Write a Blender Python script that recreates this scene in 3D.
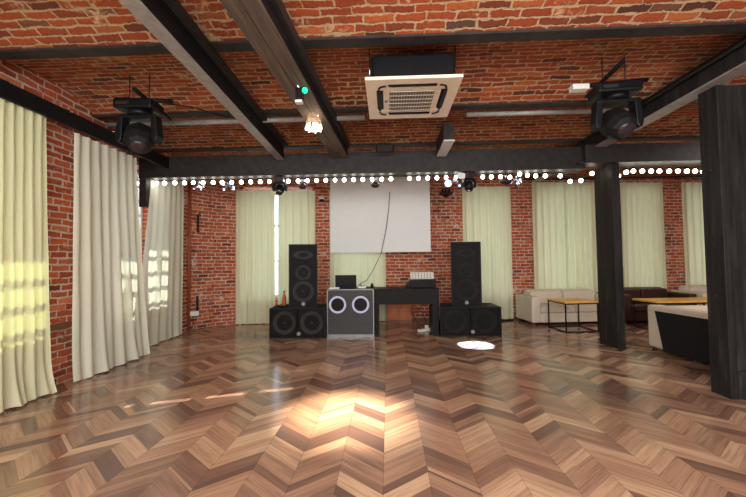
import bpy, bmesh, math, random
from mathutils import Vector, Matrix
PI = math.pi
random.seed(7)
D = bpy.data
for o in list(D.objects): D.objects.remove(o, do_unlink=True)
scene = bpy.context.scene
COL = scene.collection

# ---------------------------------------------------------------- camera
F = 355.0
yaw, pitch, roll = math.atan(15 / F), math.atan(13.5 / F), 0.0107
cam_d = D.cameras.new('camera'); cam = D.objects.new('camera', cam_d); COL.objects.link(cam)
cam_d.sensor_width = 36.0; cam_d.lens = 36.0 * F / 746.0; cam_d.clip_start = 0.05
R = Matrix.Rotation(yaw, 3, 'Z') @ Matrix.Rotation(pitch, 3, 'X') @ Matrix.Rotation(roll, 3, 'Y')
cam.matrix_world = Matrix.Translation((0, 0, 1.45)) @ (R @ Matrix.Rotation(PI / 2, 3, 'X')).to_4x4()
scene.camera = cam

# ---------------------------------------------------------------- colour management, world, lights
vs = scene.view_settings
vs.view_transform = 'Standard'; vs.look = 'None'; vs.gamma = 1.0; vs.use_curve_mapping = False
vs.exposure = 0.08
w = D.worlds.new('world'); scene.world = w; w.use_nodes = True
w.node_tree.nodes['Background'].inputs[0].default_value = (0.72, 0.85, 1.0, 1)
w.node_tree.nodes['Background'].inputs[1].default_value = 4.0


def lamp(kind, name, loc, energy, color=(1, 1, 1), **kw):
    l = D.lights.new(name, kind); l.energy = energy; l.color = color
    o = D.objects.new(name, l); COL.objects.link(o); o.location = loc
    tgt = kw.pop('target', None)
    for k, v in kw.items(): setattr(l, k, v)
    if tgt is not None:
        o.rotation_euler = (Vector(tgt) - Vector(loc)).to_track_quat('-Z', 'Y').to_euler()
    return o


sun = lamp('SUN', 'sun', (-12, -2, 8), 17.0, (1.0, 0.95, 0.86), angle=0.006)
sd = Vector((1.107, 0.376, -0.60)).normalized()
sun.rotation_euler = sd.to_track_quat('-Z', 'Y').to_euler()
lamp('AREA', 'rear_fill_light', (0.4, -2.6, 2.0), 430, (1.0, 1.0, 0.985), shape='RECTANGLE', size=8.0, size_y=2.0, target=(0.4, 5, 1.3))  # broad soft fill added behind the camera
lamp('AREA', 'overhead_fill_light', (0.0, 1.0, 3.35), 150, (1.0, 0.98, 0.95), shape='RECTANGLE', size=5.0, size_y=1.6, target=(0, 4.2, 0))  # second fill added overhead, just above the frame
lamp('AREA', 'lounge_fill_light', (6.6, 4.6, 3.3), 85, (1.0, 0.97, 0.92), shape='RECTANGLE', size=2.0, size_y=2.0, target=(6.6, 5.2, 0))  # fill added to brighten the lounge sofas


# ---------------------------------------------------------------- materials
def srgb(r, g, b):
    f = lambda c: (c / 255 / 12.92) if c / 255 <= 0.04045 else ((c / 255 + 0.055) / 1.055) ** 2.4
    return (f(r), f(g), f(b), 1)


class NT:
    def __init__(s, name):
        s.m = D.materials.new(name); s.m.use_nodes = True
        s.t = s.m.node_tree; s.n = s.t.nodes; s.l = s.t.links
        s.bsdf = s.n['Principled BSDF']; s.out = s.n['Material Output']

    def put(s, sock, v):
        if isinstance(v, bpy.types.NodeSocket): s.l.new(v, sock)
        elif v is not None: sock.default_value = v

    def math(s, op, a, b=None, c=None, clamp=False):
        n = s.n.new('ShaderNodeMath'); n.operation = op; n.use_clamp = clamp
        s.put(n.inputs[0], a)
        if b is not None: s.put(n.inputs[1], b)
        if c is not None: s.put(n.inputs[2], c)
        return n.outputs[0]

    def sstep(s, v, a, b):
        n = s.n.new('ShaderNodeMapRange'); n.interpolation_type = 'SMOOTHSTEP'
        s.put(n.inputs['Value'], v); n.inputs['From Min'].default_value = a; n.inputs['From Max'].default_value = b
        return n.outputs['Result']

    def coord(s, which='Object'):
        return s.n.new('ShaderNodeTexCoord').outputs[which]

    def xyz(s, v):
        n = s.n.new('ShaderNodeSeparateXYZ'); s.l.new(v, n.inputs[0]); return n.outputs

    def vec(s, x, y, z=0.0):
        n = s.n.new('ShaderNodeCombineXYZ')
        for i, q in enumerate((x, y, z)): s.put(n.inputs[i], q)
        return n.outputs[0]

    def vmath(s, op, a, b):
        n = s.n.new('ShaderNodeVectorMath'); n.operation = op; s.put(n.inputs[0], a)
        s.put(n.inputs[3] if op == 'SCALE' else n.inputs[1], b); return n.outputs[0]

    def noise(s, vec, scale=5, detail=3, rough=0.5, col=False):
        n = s.n.new('ShaderNodeTexNoise'); s.put(n.inputs['Vector'], vec)
        n.inputs['Scale'].default_value = scale; n.inputs['Detail'].default_value = detail
        n.inputs['Roughness'].default_value = rough
        return n.outputs['Color'] if col else n.outputs['Fac']

    def white(s, vec):
        n = s.n.new('ShaderNodeTexWhiteNoise'); n.noise_dimensions = '3D'; s.put(n.inputs['Vector'], vec)
        return n.outputs['Value']

    def ramp(s, v, stops, interp='LINEAR'):
        n = s.n.new('ShaderNodeValToRGB'); n.color_ramp.interpolation = interp
        e = n.color_ramp.elements
        while len(e) < len(stops): e.new(0.5)
        for i, (p, c) in enumerate(stops): e[i].position = p; e[i].color = c
        s.put(n.inputs[0], v); return n.outputs[0]

    def mix(s, f, a, b, mode='MIX'):
        n = s.n.new('ShaderNodeMix'); n.data_type = 'RGBA'; n.blend_type = mode
        s.put(n.inputs[0], f); s.put(n.inputs[6], a); s.put(n.inputs[7], b); return n.outputs[2]

    def bump(s, h, strength=0.5, dist=0.01):
        n = s.n.new('ShaderNodeBump'); n.inputs['Strength'].default_value = strength
        n.inputs['Distance'].default_value = dist; s.put(n.inputs['Height'], h)
        s.l.new(n.outputs[0], s.bsdf.inputs['Normal'])

    def set(s, **k):
        for kk, v in k.items(): s.put(s.bsdf.inputs[kk.replace('_', ' ')], v)
        return s.m


def simple(name, col, rough=0.5, metal=0.0, var=0.25, scale=8, bump=0.0, spec=0.5):
    t = NT(name); c = t.coord()
    n = t.noise(c, scale, 4, 0.6)
    a = tuple(x * (1 - var) for x in col[:3]) + (1,); b = tuple(min(1, x * (1 + var)) for x in col[:3]) + (1,)
    t.set(Base_Color=t.ramp(n, [(0.3, a), (0.7, b)]), Roughness=rough, Metallic=metal, Specular_IOR_Level=spec)
    if bump: t.bump(n, bump, 0.01)
    return t.m


def brick(name, bw, bh, mw, cols, mortar, patch, patch_amt, messy=1.0):
    t = NT(name)
    uv = t.coord('UV')
    wob = t.vmath('SUBTRACT', t.noise(uv, 6, 2, 0.5, col=True), (0.5, 0.5, 0.5))
    wob = t.vmath('SCALE', wob, 0.035 * messy)
    wob2 = t.vmath('SUBTRACT', t.noise(uv, 45, 2, 0.5, col=True), (0.5, 0.5, 0.5))
    wob2 = t.vmath('SCALE', wob2, 0.02 * messy)
    p = t.vmath('ADD', t.vmath('ADD', uv, wob), wob2)
    x, y, _ = t.xyz(p)
    r = t.math('DIVIDE', y, bh); row = t.math('FLOOR', r); fv = t.math('FRACT', r)
    odd = t.math('MODULO', t.math('ABSOLUTE', row), 2.0)
    shift = t.math('ADD', t.math('MULTIPLY', odd, 0.5), t.math('MULTIPLY', t.white(t.vec(row, 3.3, 0)), 0.25))
    c = t.math('ADD', t.math('DIVIDE', x, bw), shift)
    cc = t.math('FLOOR', c); fu = t.math('FRACT', c)
    du = t.math('MULTIPLY', t.math('SUBTRACT', 0.5, t.math('ABSOLUTE', t.math('SUBTRACT', fu, 0.5))), bw)
    dv = t.math('MULTIPLY', t.math('SUBTRACT', 0.5, t.math('ABSOLUTE', t.math('SUBTRACT', fv, 0.5))), bh)
    d = t.math('MINIMUM', du, dv)
    d = t.math('ADD', d, t.math('MULTIPLY', t.math('SUBTRACT', t.noise(uv, 5.0, 4), 0.5), -mw * 2.4))
    m = t.sstep(d, mw * 0.5, mw * 0.5 + 0.006)          # 1 on brick
    rnd = t.white(t.vec(cc, row, 1.0))
    bc = t.ramp(rnd, cols)
    n1 = t.noise(uv, 30, 5, 0.65)
    bc = t.mix(t.sstep(n1, 0.42, 0.75), bc, t.mix(0.5, bc, (0.06, 0.025, 0.015, 1)))
    n2 = t.noise(uv, 2.2, 6, 0.72)
    pm = t.math('MULTIPLY', t.sstep(n2, patch_amt, patch_amt + 0.07), t.sstep(t.noise(uv, 22, 3, 0.6), 0.35, 0.6))
    bc = t.mix(pm, bc, patch)
    mo = t.mix(t.noise(uv, 14, 3), mortar, tuple(q * 0.55 for q in mortar[:3]) + (1,))
    t.set(Base_Color=t.mix(m, mo, bc), Roughness=0.85)
    t.bump(t.math('ADD', m, t.math('MULTIPLY', n1, 0.35)), 0.7, 0.012)
    return t.m


M = {}
WB = [(0.0, srgb(104, 48, 34)), (0.12, srgb(166, 72, 40)), (0.45, srgb(196, 94, 50)), (0.7, srgb(160, 68, 40)), (0.9, srgb(214, 122, 72)), (1.0, srgb(118, 70, 54))]
M['brick_wall'] = brick('brick_wall', 0.236, 0.081, 0.013, WB, srgb(226, 200, 180), srgb(220, 208, 198), 0.585)
CB = [(0.0, srgb(76, 42, 28)), (0.15, srgb(142, 62, 28)), (0.5, srgb(172, 78, 34)), (0.8, srgb(130, 56, 28)), (0.95, srgb(190, 100, 50)), (1.0, srgb(86, 60, 46))]
M['brick_vault'] = brick('brick_vault', 0.272, 0.081, 0.013, CB, srgb(204, 168, 128), srgb(205, 168, 126), 0.575, 1.5)

# chevron floor
t = NT('chevron_wood'); co = t.coord('Object'); x, y, _ = t.xyz(co)
Wd, RS = 0.307, 0.25
c = t.math('DIVIDE', t.math('ADD', x, 0.05 + 40 * Wd), Wd); k = t.math('FLOOR', c); f = t.math('FRACT', c)
odd = t.math('MODULO', k, 2.0)
tri = t.math('ABSOLUTE', t.math('SUBTRACT', odd, f))
s_ = t.math('SUBTRACT', y, t.math('MULTIPLY', tri, RS))
r = t.math('DIVIDE', t.math('ADD', s_, 20.0), 0.142); fl = t.math('FLOOR', r); fr = t.math('FRACT', r)
pair = t.math('FLOOR', t.math('DIVIDE', t.math('ADD', k, t.math('MULTIPLY', fl, 0.37)), 3.0))
thr = t.math('ADD', t.math('MULTIPLY', t.white(t.vec(fl, 7.7, 0.5)), 0.66), 0.17)
gt = t.math('GREATER_THAN', fr, thr)
idn = t.math('ADD', fl, gt)
dist = t.math('MULTIPLY', t.math('ABSOLUTE', t.math('SUBTRACT', fr, thr)), 0.142)
ed = t.math('MULTIPLY', t.math('SUBTRACT', 0.5, t.math('ABSOLUTE', t.math('SUBTRACT', f, 0.5))), Wd)
seam = t.math('MINIMUM', dist, ed)
ra = t.white(t.vec(idn, pair, 2.0)); rb = t.white(t.vec(idn, k, 5.0))
rn = t.math('ADD', t.math('MULTIPLY', ra, 0.62), t.math('MULTIPLY', rb, 0.38))
sgn = t.math('SUBTRACT', t.math('MULTIPLY', odd, 2.0), 1.0)
gv = t.vec(t.math('MULTIPLY', x, 3.5), t.math('MULTIPLY', s_, 38.0), t.math('MULTIPLY', idn, 3.7))
g = t.noise(gv, 1.0, 3, 0.6)
g2 = t.noise(t.vec(t.math('MULTIPLY', x, 1.6), t.math('MULTIPLY', s_, 7.0), t.math('MULTIPLY', idn, 9.1)), 1.0, 3)
tone = t.math('ADD', rn, t.math('MULTIPLY', t.math('SUBTRACT', g2, 0.5), 0.55))
base = t.ramp(tone, [(0.12, srgb(104, 78, 68)), (0.32, srgb(130, 98, 82)), (0.5, srgb(160, 122, 98)), (0.7, srgb(178, 138, 110)), (0.9, srgb(200, 162, 130))])
base = t.mix(t.math('MULTIPLY', t.sstep(g, 0.4, 0.75), 0.45), base, (0.10, 0.055, 0.035, 1))
base = t.mix(t.math('MULTIPLY', t.math('SUBTRACT', 1.0, t.sstep(seam, 0.0008, 0.0035)), 0.5), base, (0.06, 0.03, 0.02, 1))
t.set(Base_Color=base, Roughness=0.17)
M['floor'] = t.m


def cloth(name, col, trans, amt):
    t = NT(name); co = t.coord('Object')
    n = t.noise(t.vmath('MULTIPLY', co, (25, 25, 25)), 1.0, 2)
    c0 = t.mix(t.math('MULTIPLY', n, 0.2), col, tuple(q * 0.82 for q in col[:3]) + (1,))
    df = t.n.new('ShaderNodeBsdfDiffuse'); t.l.new(c0, df.inputs[0])
    tr = t.n.new('ShaderNodeBsdfTranslucent'); tr.inputs[0].default_value = trans
    mx = t.n.new('ShaderNodeMixShader'); mx.inputs[0].default_value = amt
    t.l.new(df.outputs[0], mx.inputs[1]); t.l.new(tr.outputs[0], mx.inputs[2]); t.l.new(mx.outputs[0], t.out.inputs[0])
    return t.m


M['curtain_cream'] = cloth('curtain_cream', srgb(216, 212, 176), srgb(205, 218, 140), 0.15)
M['curtain_white'] = cloth('curtain_white', srgb(222, 221, 200), srgb(225, 236, 215), 0.2)
M['curtain_green'] = cloth('curtain_green', srgb(226, 224, 192), srgb(216, 224, 178), 0.2)
M['steel'] = simple('painted_steel', srgb(50, 46, 45), 0.55, 0.0, 0.35, 9, 0.3, 0.25)
M['steel_dark'] = simple('black_painted_board', srgb(22, 22, 25), 0.5, 0.0, 0.3, 10, 0, 0.2)
M['plate'] = simple('pale_grey_paint', srgb(150, 146, 142), 0.5, 0.1, 0.2, 12)
t = NT('weathered_wood'); co = t.coord('Object')
g = t.noise(t.vmath('MULTIPLY', co, (22, 1.5, 22)), 1.0, 5, 0.6)
t.set(Base_Color=t.ramp(g, [(0.3, srgb(62, 50, 42)), (0.7, srgb(112, 96, 84))]), Roughness=0.7); t.bump(g, 0.3, 0.01)
M['beam_wood'] = t.m
t = NT('charred_timber'); co = t.coord('Object')
g = t.noise(t.vmath('MULTIPLY', co, (16, 16, 1.6)), 1.0, 6, 0.65)
t.set(Base_Color=t.ramp(g, [(0.3, srgb(22, 21, 22)), (0.6, srgb(46, 43, 42)), (0.8, srgb(80, 75, 72))]), Roughness=0.55, Specular_IOR_Level=0.2); t.bump(g, 0.4, 0.01)
M['post'] = t.m
M['black'] = simple('black_plastic', srgb(17, 17, 19), 0.4, 0, 0.3, 20, 0, 0.2)
M['speaker_black'] = simple('speaker_paint', srgb(22, 21, 21), 0.6, 0, 0.3, 60, 0.2, 0.2)
M['laminate'] = simple('dark_laminate', srgb(21, 18, 18), 0.45, 0, 0.2, 4, 0, 0.12)
t = NT('brushed_front'); co = t.coord('Object'); g = t.noise(t.vmath('MULTIPLY', co, (2, 2, 60)), 1.0, 4)
t.set(Base_Color=t.ramp(g, [(0.3, srgb(26, 24, 23)), (0.7, srgb(42, 39, 38))]), Metallic=0.0, Roughness=0.3, Specular_IOR_Level=0.35)
M['booth_front'] = t.m
M['trim_metal'] = simple('grey_edge_trim', srgb(120, 118, 116), 0.35, 0.7, 0.1)
M['cone'] = simple('woofer_cone', srgb(138, 132, 124), 0.55, 0, 0.2, 30)
M['cone_dark'] = simple('woofer_cone_dark', srgb(58, 57, 60), 0.45, 0, 0.2, 30)
t = NT('perforated_grille'); co = t.coord('Object')
vo = t.n.new('ShaderNodeTexVoronoi'); vo.inputs['Scale'].default_value = 110; t.l.new(co, vo.inputs['Vector'])
al = t.math('ADD', 0.22, t.math('MULTIPLY', t.math('GREATER_THAN', vo.outputs['Distance'], 0.42), 0.3))
t.set(Base_Color=srgb(26, 25, 25), Roughness=0.6, Specular_IOR_Level=0.2, Alpha=al); M['grille'] = t.m
M['white'] = simple('white_plastic', srgb(225, 223, 216), 0.4, 0, 0.05)
M['ac_white'] = simple('cream_plastic', srgb(236, 222, 200), 0.4, 0, 0.04)
M['ac_grey'] = simple('intake_grey', srgb(96, 90, 82), 0.5, 0, 0.1)
M['ac_bar'] = simple('grille_bar_grey', srgb(176, 166, 150), 0.5, 0, 0.1)
M['screen'] = simple('screen_fabric', srgb(236, 238, 236), 0.8, 0, 0.02, 2)
M['leather'] = simple('ivory_leatherette', srgb(214, 200, 180), 0.45, 0, 0.06, 5)
M['leather_brown'] = simple('brown_leatherette', srgb(52, 34, 28), 0.35, 0, 0.15, 5)
M['fabric_black'] = simple('black_backing', srgb(12, 12, 14), 0.8, 0, 0.2, 40)
t = NT('yellow_pine'); co = t.coord('Object'); g = t.noise(t.vmath('MULTIPLY', co, (3, 40, 40)), 1.0, 4)
t.set(Base_Color=t.ramp(g, [(0.3, srgb(214, 150, 60)), (0.7, srgb(236, 184, 88))]), Roughness=0.4); M['pine'] = t.m
M['chest'] = simple('orange_wood', srgb(176, 92, 36), 0.5, 0, 0.25, 6)
M['pipe'] = simple('rust_red_paint', srgb(150, 70, 40), 0.5, 0, 0.15)
M['iron'] = simple('old_iron', srgb(48, 44, 42), 0.6, 0.5, 0.3, 30)
M['chrome'] = simple('chrome', srgb(190, 195, 205), 0.15, 1.0, 0.05)
M['wood_brown'] = simple('brown_sill_wood', srgb(112, 72, 48), 0.55, 0, 0.25, 12)
M['frame_white'] = simple('window_paint', srgb(232, 232, 230), 0.4, 0, 0.03)
M['outside'] = simple('sun_block_grey', srgb(170, 165, 155), 0.9, 0, 0.1)  # for the added slabs that block the sun
M['logo_blue'] = simple('blue_print', srgb(90, 130, 200), 0.5)
M['plum'] = simple('plum_plastic', srgb(48, 36, 40), 0.35, 0, 0.2)


def glass_mat():
    t = NT('clear_glass')
    tr = t.n.new('ShaderNodeBsdfTransparent'); gl = t.n.new('ShaderNodeBsdfGlossy'); gl.inputs['Roughness'].default_value = 0.02
    mx = t.n.new('ShaderNodeMixShader'); mx.inputs[0].default_value = 0.07
    t.l.new(tr.outputs[0], mx.inputs[1]); t.l.new(gl.outputs[0], mx.inputs[2]); t.l.new(mx.outputs[0], t.out.inputs[0])
    return t.m


M['glass'] = glass_mat()


def emis(name, col, st):
    t = NT(name); t.set(Base_Color=(0, 0, 0, 1), Emission_Color=col, Emission_Strength=st); return t.m


M['bulb'] = emis('lit_bulb', srgb(255, 244, 228), 16)
M['ring'] = emis('lit_ring', srgb(206, 196, 222), 0.75)
M['green_led'] = emis('green_led', srgb(20, 255, 140), 3.0)
M['lamp_face'] = emis('lit_lamp', srgb(255, 232, 200), 14)
M['dim_led'] = emis('cool_led', srgb(200, 220, 255), 3)


# ---------------------------------------------------------------- mesh builder
class MB:
    def __init__(s): s.v = []; s.f = []; s.uv = None; s.sm = []

    def face(s, idx, smooth=False): s.f.append(tuple(idx)); s.sm.append(smooth)

    def box(s, x0, x1, y0, y1, z0, z1, mat=None):
        n = len(s.v)
        for x in (x0, x1):
            for y in (y0, y1):
                for z in (z0, z1):
                    p = Vector((x, y, z)); s.v.append(tuple(mat @ p) if mat else tuple(p))
        for q in ((0, 1, 3, 2), (4, 6, 7, 5), (0, 4, 5, 1), (2, 3, 7, 6), (0, 2, 6, 4), (1, 5, 7, 3)):
            s.face([n + i for i in q])
        return s

    def prism(s, pts, axis, a, b, mat=None):      # polygon pts (2D) extruded along axis
        n = len(s.v); k = len(pts)
        for h in (a, b):
            for (p, q) in pts:
                v = {'x': (h, p, q), 'y': (p, h, q), 'z': (p, q, h)}[axis]
                s.v.append(tuple(mat @ Vector(v)) if mat else v)
        s.face(range(n, n + k)); s.face(range(n + 2 * k - 1, n + k - 1, -1))
        for i in range(k): j = (i + 1) % k; s.face((n + i, n + j, n + k + j, n + k + i))
        return s

    def tube(s, pts, r, seg=8, cap=True):
        pts = [Vector(p) for p in pts]; n = len(s.v); prev = None
        for i, p in enumerate(pts):
            d = (pts[min(i + 1, len(pts) - 1)] - pts[max(i - 1, 0)]).normalized()
            if prev is None:
                u = d.orthogonal().normalized()
            else:
                u = (prev - d * prev.dot(d)); u = u.normalized() if u.length > 1e-6 else d.orthogonal().normalized()
            prev = u; w_ = d.cross(u)
            rr = r[i] if isinstance(r, (list, tuple)) else r
            for j in range(seg):
                a = 2 * PI * j / seg; s.v.append(tuple(p + u * rr * math.cos(a) + w_ * rr * math.sin(a)))
        for i in range(len(pts) - 1):
            for j in range(seg):
                k = (j + 1) % seg
                s.face((n + i * seg + j, n + i * seg + k, n + (i + 1) * seg + k, n + (i + 1) * seg + j), seg > 6)
        if cap:
            s.face(range(n + seg - 1, n - 1, -1)); m_ = n + (len(pts) - 1) * seg; s.face(range(m_, m_ + seg))
        return s

    def lathe(s, prof, mat=None, seg=24, smooth=True, cap=True):    # prof: (r, z) about z
        n = len(s.v)
        for (r, z) in prof:
            for j in range(seg):
                a = 2 * PI * j / seg; p = Vector((r * math.cos(a), r * math.sin(a), z)); s.v.append(tuple(mat @ p) if mat else tuple(p))
        for i in range(len(prof) - 1):
            for j in range(seg):
                k = (j + 1) % seg; s.face((n + i * seg + j, n + i * seg + k, n + (i + 1) * seg + k, n + (i + 1) * seg + j), smooth)
        if cap:
            s.face(range(n + seg - 1, n - 1, -1)); m_ = n + (len(prof) - 1) * seg; s.face(range(m_, m_ + seg))
        return s

    def torus(s, c, R_, r, mat=None, seg=40, sg=10):
        n = len(s.v)
        for i in range(seg):
            a = 2 * PI * i / seg
            for j in range(sg):
                b = 2 * PI * j / sg; q = R_ + r * math.cos(b)
                p = Vector((q * math.cos(a), q * math.sin(a), r * math.sin(b))); p = (mat @ p) if mat else p
                s.v.append(tuple(p + Vector(c)))
        for i in range(seg):
            for j in range(sg):
                i2, j2 = (i + 1) % seg, (j + 1) % sg
                s.face((n + i * sg + j, n + i2 * sg + j, n + i2 * sg + j2, n + i * sg + j2), True)
        return s

    def build(s, name, mat, parent=None, bevel=0.0, uv=False):
        me = D.meshes.new(name); me.from_pydata(s.v, [], s.f)
        for p, q in zip(me.polygons, s.sm): p.use_smooth = q
        bm = bmesh.new(); bm.from_mesh(me); bmesh.ops.recalc_face_normals(bm, faces=bm.faces)
        bm.to_mesh(me); bm.free()
        me.materials.append(mat)
        if uv:
            ul = me.uv_layers.new(name='UVMap')
            for p in me.polygons:
                nn = p.normal
                if abs(nn.z) > 0.75: U, V = Vector((1, 0, 0)), Vector((0, 1, 0))
                else: U, V = Vector((abs(nn.y), -nn.x if nn.y > 0 else nn.x, 0)).normalized(), Vector((0, 0, 1))
                if abs(nn.z) <= 0.75 and abs(nn.y) < 1e-4: U = Vector((0, 1, 0))
                for li in p.loop_indices:
                    co = me.vertices[me.loops[li].vertex_index].co; ul.data[li].uv = (co.dot(U), co.dot(V))
        o = D.objects.new(name, me); COL.objects.link(o)
        if parent: o.parent = parent
        if bevel:
            b = o.modifiers.new('bevel', 'BEVEL'); b.width = bevel; b.segments = 2; b.limit_method = 'ANGLE'
            for p in me.polygons: p.use_smooth = False
        return o


def thing(name, label, cat, loc=(0, 0, 0), rz=0.0, group=None):
    o = D.objects.new(name, None); COL.objects.link(o); o.empty_display_size = 0.1
    o.location = loc; o.rotation_euler = (0, 0, rz); return tag(o, label, cat, group)


def tag(o, label, cat, group=None):
    o['label'] = label; o['category'] = cat
    if group: o['group'] = group
    return o


def struct(o): o['kind'] = 'structure'; return o


def copy_tree(o, parent=None):
    c = o.copy(); COL.objects.link(c)
    if parent: c.parent = parent
    for ch in list(o.children): copy_tree(ch, c)
    return c


def facing(d, loc=(0, 0, 0)):
    return Matrix.Translation(loc) @ Vector(d).to_track_quat('Z', 'Y').to_matrix().to_4x4()


# ================================================================ SETTING
BY = lambda x: 8.43 + 0.098 * (x + 3.68)           # back wall face
struct(MB().box(-5.2, 9.2, -3.0, 10.4, -0.12, 0.0).build('floor', M['floor']))

# vaulted ceiling
SP = 3.52; PER = 1.485; Y0 = 0.25 - 2 * PER
mb = MB(); uvs = []; NS = 14; bays = 9
xs = [-4.75, 9.2]; arc = 0.0
pts = []
for b in range(bays):
    for i in range(NS + (1 if b == bays - 1 else 0)):
        tt = i / NS; pts.append((Y0 + (b + tt) * PER, SP + 0.17 * (1 - (2 * tt - 1) ** 2)))
al = [0.0]
for i in range(1, len(pts)): al.append(al[-1] + math.dist(pts[i], pts[i - 1]))
for (yy, zz) in pts:
    for x_ in xs: mb.v.append((x_, yy, zz))
n0 = len(mb.v)
for i in range(len(pts) - 1): mb.face((2 * i, 2 * i + 1, 2 * i + 3, 2 * i + 2), False)
ceil = MB(); ceil.v = mb.v; ceil.f = mb.f; ceil.sm = mb.sm
ce = ceil.build('ceiling', M['brick_vault'])
ul = ce.data.uv_layers.new(name='UVMap')
for p in ce.data.polygons:
    for li in p.loop_indices:
        vi = ce.data.loops[li].vertex_index; co = ce.data.vertices[vi].co; ul.data[li].uv = (co.x, al[vi // 2])
so = ce.modifiers.new('thick', 'SOLIDIFY'); so.thickness = 0.12; so.offset = 1.0 if ce.data.polygons[0].normal.z > 0 else -1.0
struct(ce)
struct(MB().box(-5.2, 9.2, -3, 10.6, 3.86, 3.95).build('trim_1', M['outside']))     # unseen slab added above the vaults to block the sun

# steel joists between the vaults
tn = 2
for b in range(1, bays):
    yb = Y0 + b * PER
    j = MB().box(-4.6, 9.1, yb - 0.065, yb + 0.065, SP - 0.03, SP - 0.008).box(-4.6, 9.1, yb - 0.01, yb + 0.01, SP - 0.01, SP + 0.16)
    struct(j.build('trim_%d' % tn, M['steel'])); tn += 1

# left wall with window openings
LW = lambda y: -4.05 if y < 5.2 else -4.38
lb = MB()
th = 0.6
ops = [(2.35, 3.82, 0.73, 3.2), (4.75, 5.2, 0.73, 3.2), (5.85, 6.62, 0.73, 3.2)]
ys = [-3.0, 2.35, 3.82, 4.75, 5.2, 5.85, 6.62, 8.6]
for i in range(len(ys) - 1):
    a, b = ys[i], ys[i + 1]
    xa, xb = LW((a + b) / 2), LW((a + b) / 2)
    isop = any(abs(o_[0] - a) < 1e-6 for o_ in ops)
    if isop:
        lb.box(xa - th, xa, a, b, 0, 0.73).box(xa - th, xa, a, b, 3.2, 3.75)
    else: lb.box(xa - th, xa, a, b, 0, 3.75)
struct(lb.build('wall_left', M['brick_wall'], uv=True))
wn = 1


def window(name_n, x0, x1, y0, y1, z0, z1, axis, bars_v=1, bars_h=2):
    """frame in a reveal; axis 'y' = runs along y (left wall), 'x' = runs along x (back wall)"""
    fr = MB(); gl = MB(); r = 0.05
    def bx(m_, a0, a1, c0, c1):
        if axis == 'y': m_.box(x0, x1, a0, a1, c0, c1)
        else: m_.box(a0, a1, y0, y1, c0, c1)
    A0, A1 = (y0, y1) if axis == 'y' else (x0, x1)
    bx(fr, A0, A0 + r, z0, z1); bx(fr, A1 - r, A1, z0, z1); bx(fr, A0 + r, A1 - r, z0, z0 + r); bx(fr, A0 + r, A1 - r, z1 - r, z1)
    for i in range(bars_v):
        c = A0 + (A1 - A0) * (i + 1) / (bars_v + 1); bx(fr, c - 0.03, c + 0.03, z0 + r, z1 - r)
    for i in range(bars_h):
        c = z0 + (z1 - z0) * (i + 1) / (bars_h + 1); bx(fr, A0 + r, A1 - r, c - 0.025, c + 0.025)
    o = struct(fr.build('window_%d' % name_n, M['frame_white']))
    if axis == 'y': gl.box((x0 + x1) / 2 - 0.003, (x0 + x1) / 2 + 0.003, A0 + r, A1 - r, z0 + r, z1 - r)
    else: gl.box(A0 + r, A1 - r, (y0 + y1) / 2 - 0.003, (y0 + y1) / 2 + 0.003, z0 + r, z1 - r)
    gl.build('window_pane', M['glass'], o)


for (a, b, z0, z1) in ops:
    X = LW((a + b) / 2); window(wn, X - 0.4, X - 0.34, a, b, z0, z1, 'y', 1, 8); wn += 1
# unseen slab added outside the left windows to limit the sun patch height
struct(MB().box(-7.0, -4.65, -3, 9, 3.2, 3.28).build('trim_%d' % tn, M['outside'])); tn += 1
# brown ledge on the left brick pier
led = MB().box(-4.05, -3.98, 3.82, 4.75, 0.68, 0.74)
struct(led.build('trim_%d' % tn, M['wood_brown'], bevel=0.005)); tn += 1

# back wall: bays in coordinates along the wall
ux = Vector((1, 0.098, 0)).normalized(); uy = Vector((-ux.y, ux.x, 0))
BM = Matrix(((ux.x, uy.x, 0, -3.68), (ux.y, uy.y, 0, 8.43), (0, 0, 1, 0), (0, 0, 0, 1)))
L = lambda X: (X + 3.68) / ux.x
bops = [(-3.5, -1.85), (-1.34, -0.16), (1.95, 3.0), (3.8, 5.2), (6.05, 6.95), (7.75, 8.8)]
bb = MB(); cur = 0.0
for (a, b) in bops:
    bb.box(cur, L(a), 0, 0.55, 0, 3.75, BM)
    bb.box(L(a), L(b), 0, 0.55, 0, 0.6, BM); bb.box(L(a), L(b), 0, 0.55, 3.3, 3.75, BM); cur = L(b)
bb.box(cur, 13.3, 0, 0.55, 0, 3.75, BM)
bwall = bb.build('wall_back', M['brick_wall'], uv=True); struct(bwall)
# canted corner pier
cp = MB().prism([(-4.40, 7.72), (-4.08, 8.18), (-3.68, 8.43), (-3.68, 9.0), (-5.0, 9.0), (-5.0, 7.72)], 'z', 0, 3.75)
struct(cp.build('wall_corner', M['brick_wall'], uv=True))
for (a, b) in bops:
    yc = BY((a + b) / 2) + 0.38
    window(wn, a, b, yc - 0.03, yc + 0.03, 0.6, 3.3, 'x', 1, 2); wn += 1
struct(MB().box(9.1, 9.4, -3, 10.4, 0, 3.75).build('wall_right', M['brick_wall'], uv=True))
struct(MB().box(-5, 9.4, -3.2, -3.0, 0, 3.75).build('wall_rear', M['brick_wall'], uv=True))
# little plaster skirting on the back wall piers
sk = MB()
sk.box(0.0, 0.12, -0.02, 0, 0, 0.03, BM); sk.box(L(-0.08), L(1.9), -0.03, 0, 0, 0.05, BM); sk.box(L(3.12), L(3.8), -0.03, 0, 0, 0.05, BM)
struct(sk.build('baseboard_back', M['wood_brown']))

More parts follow.
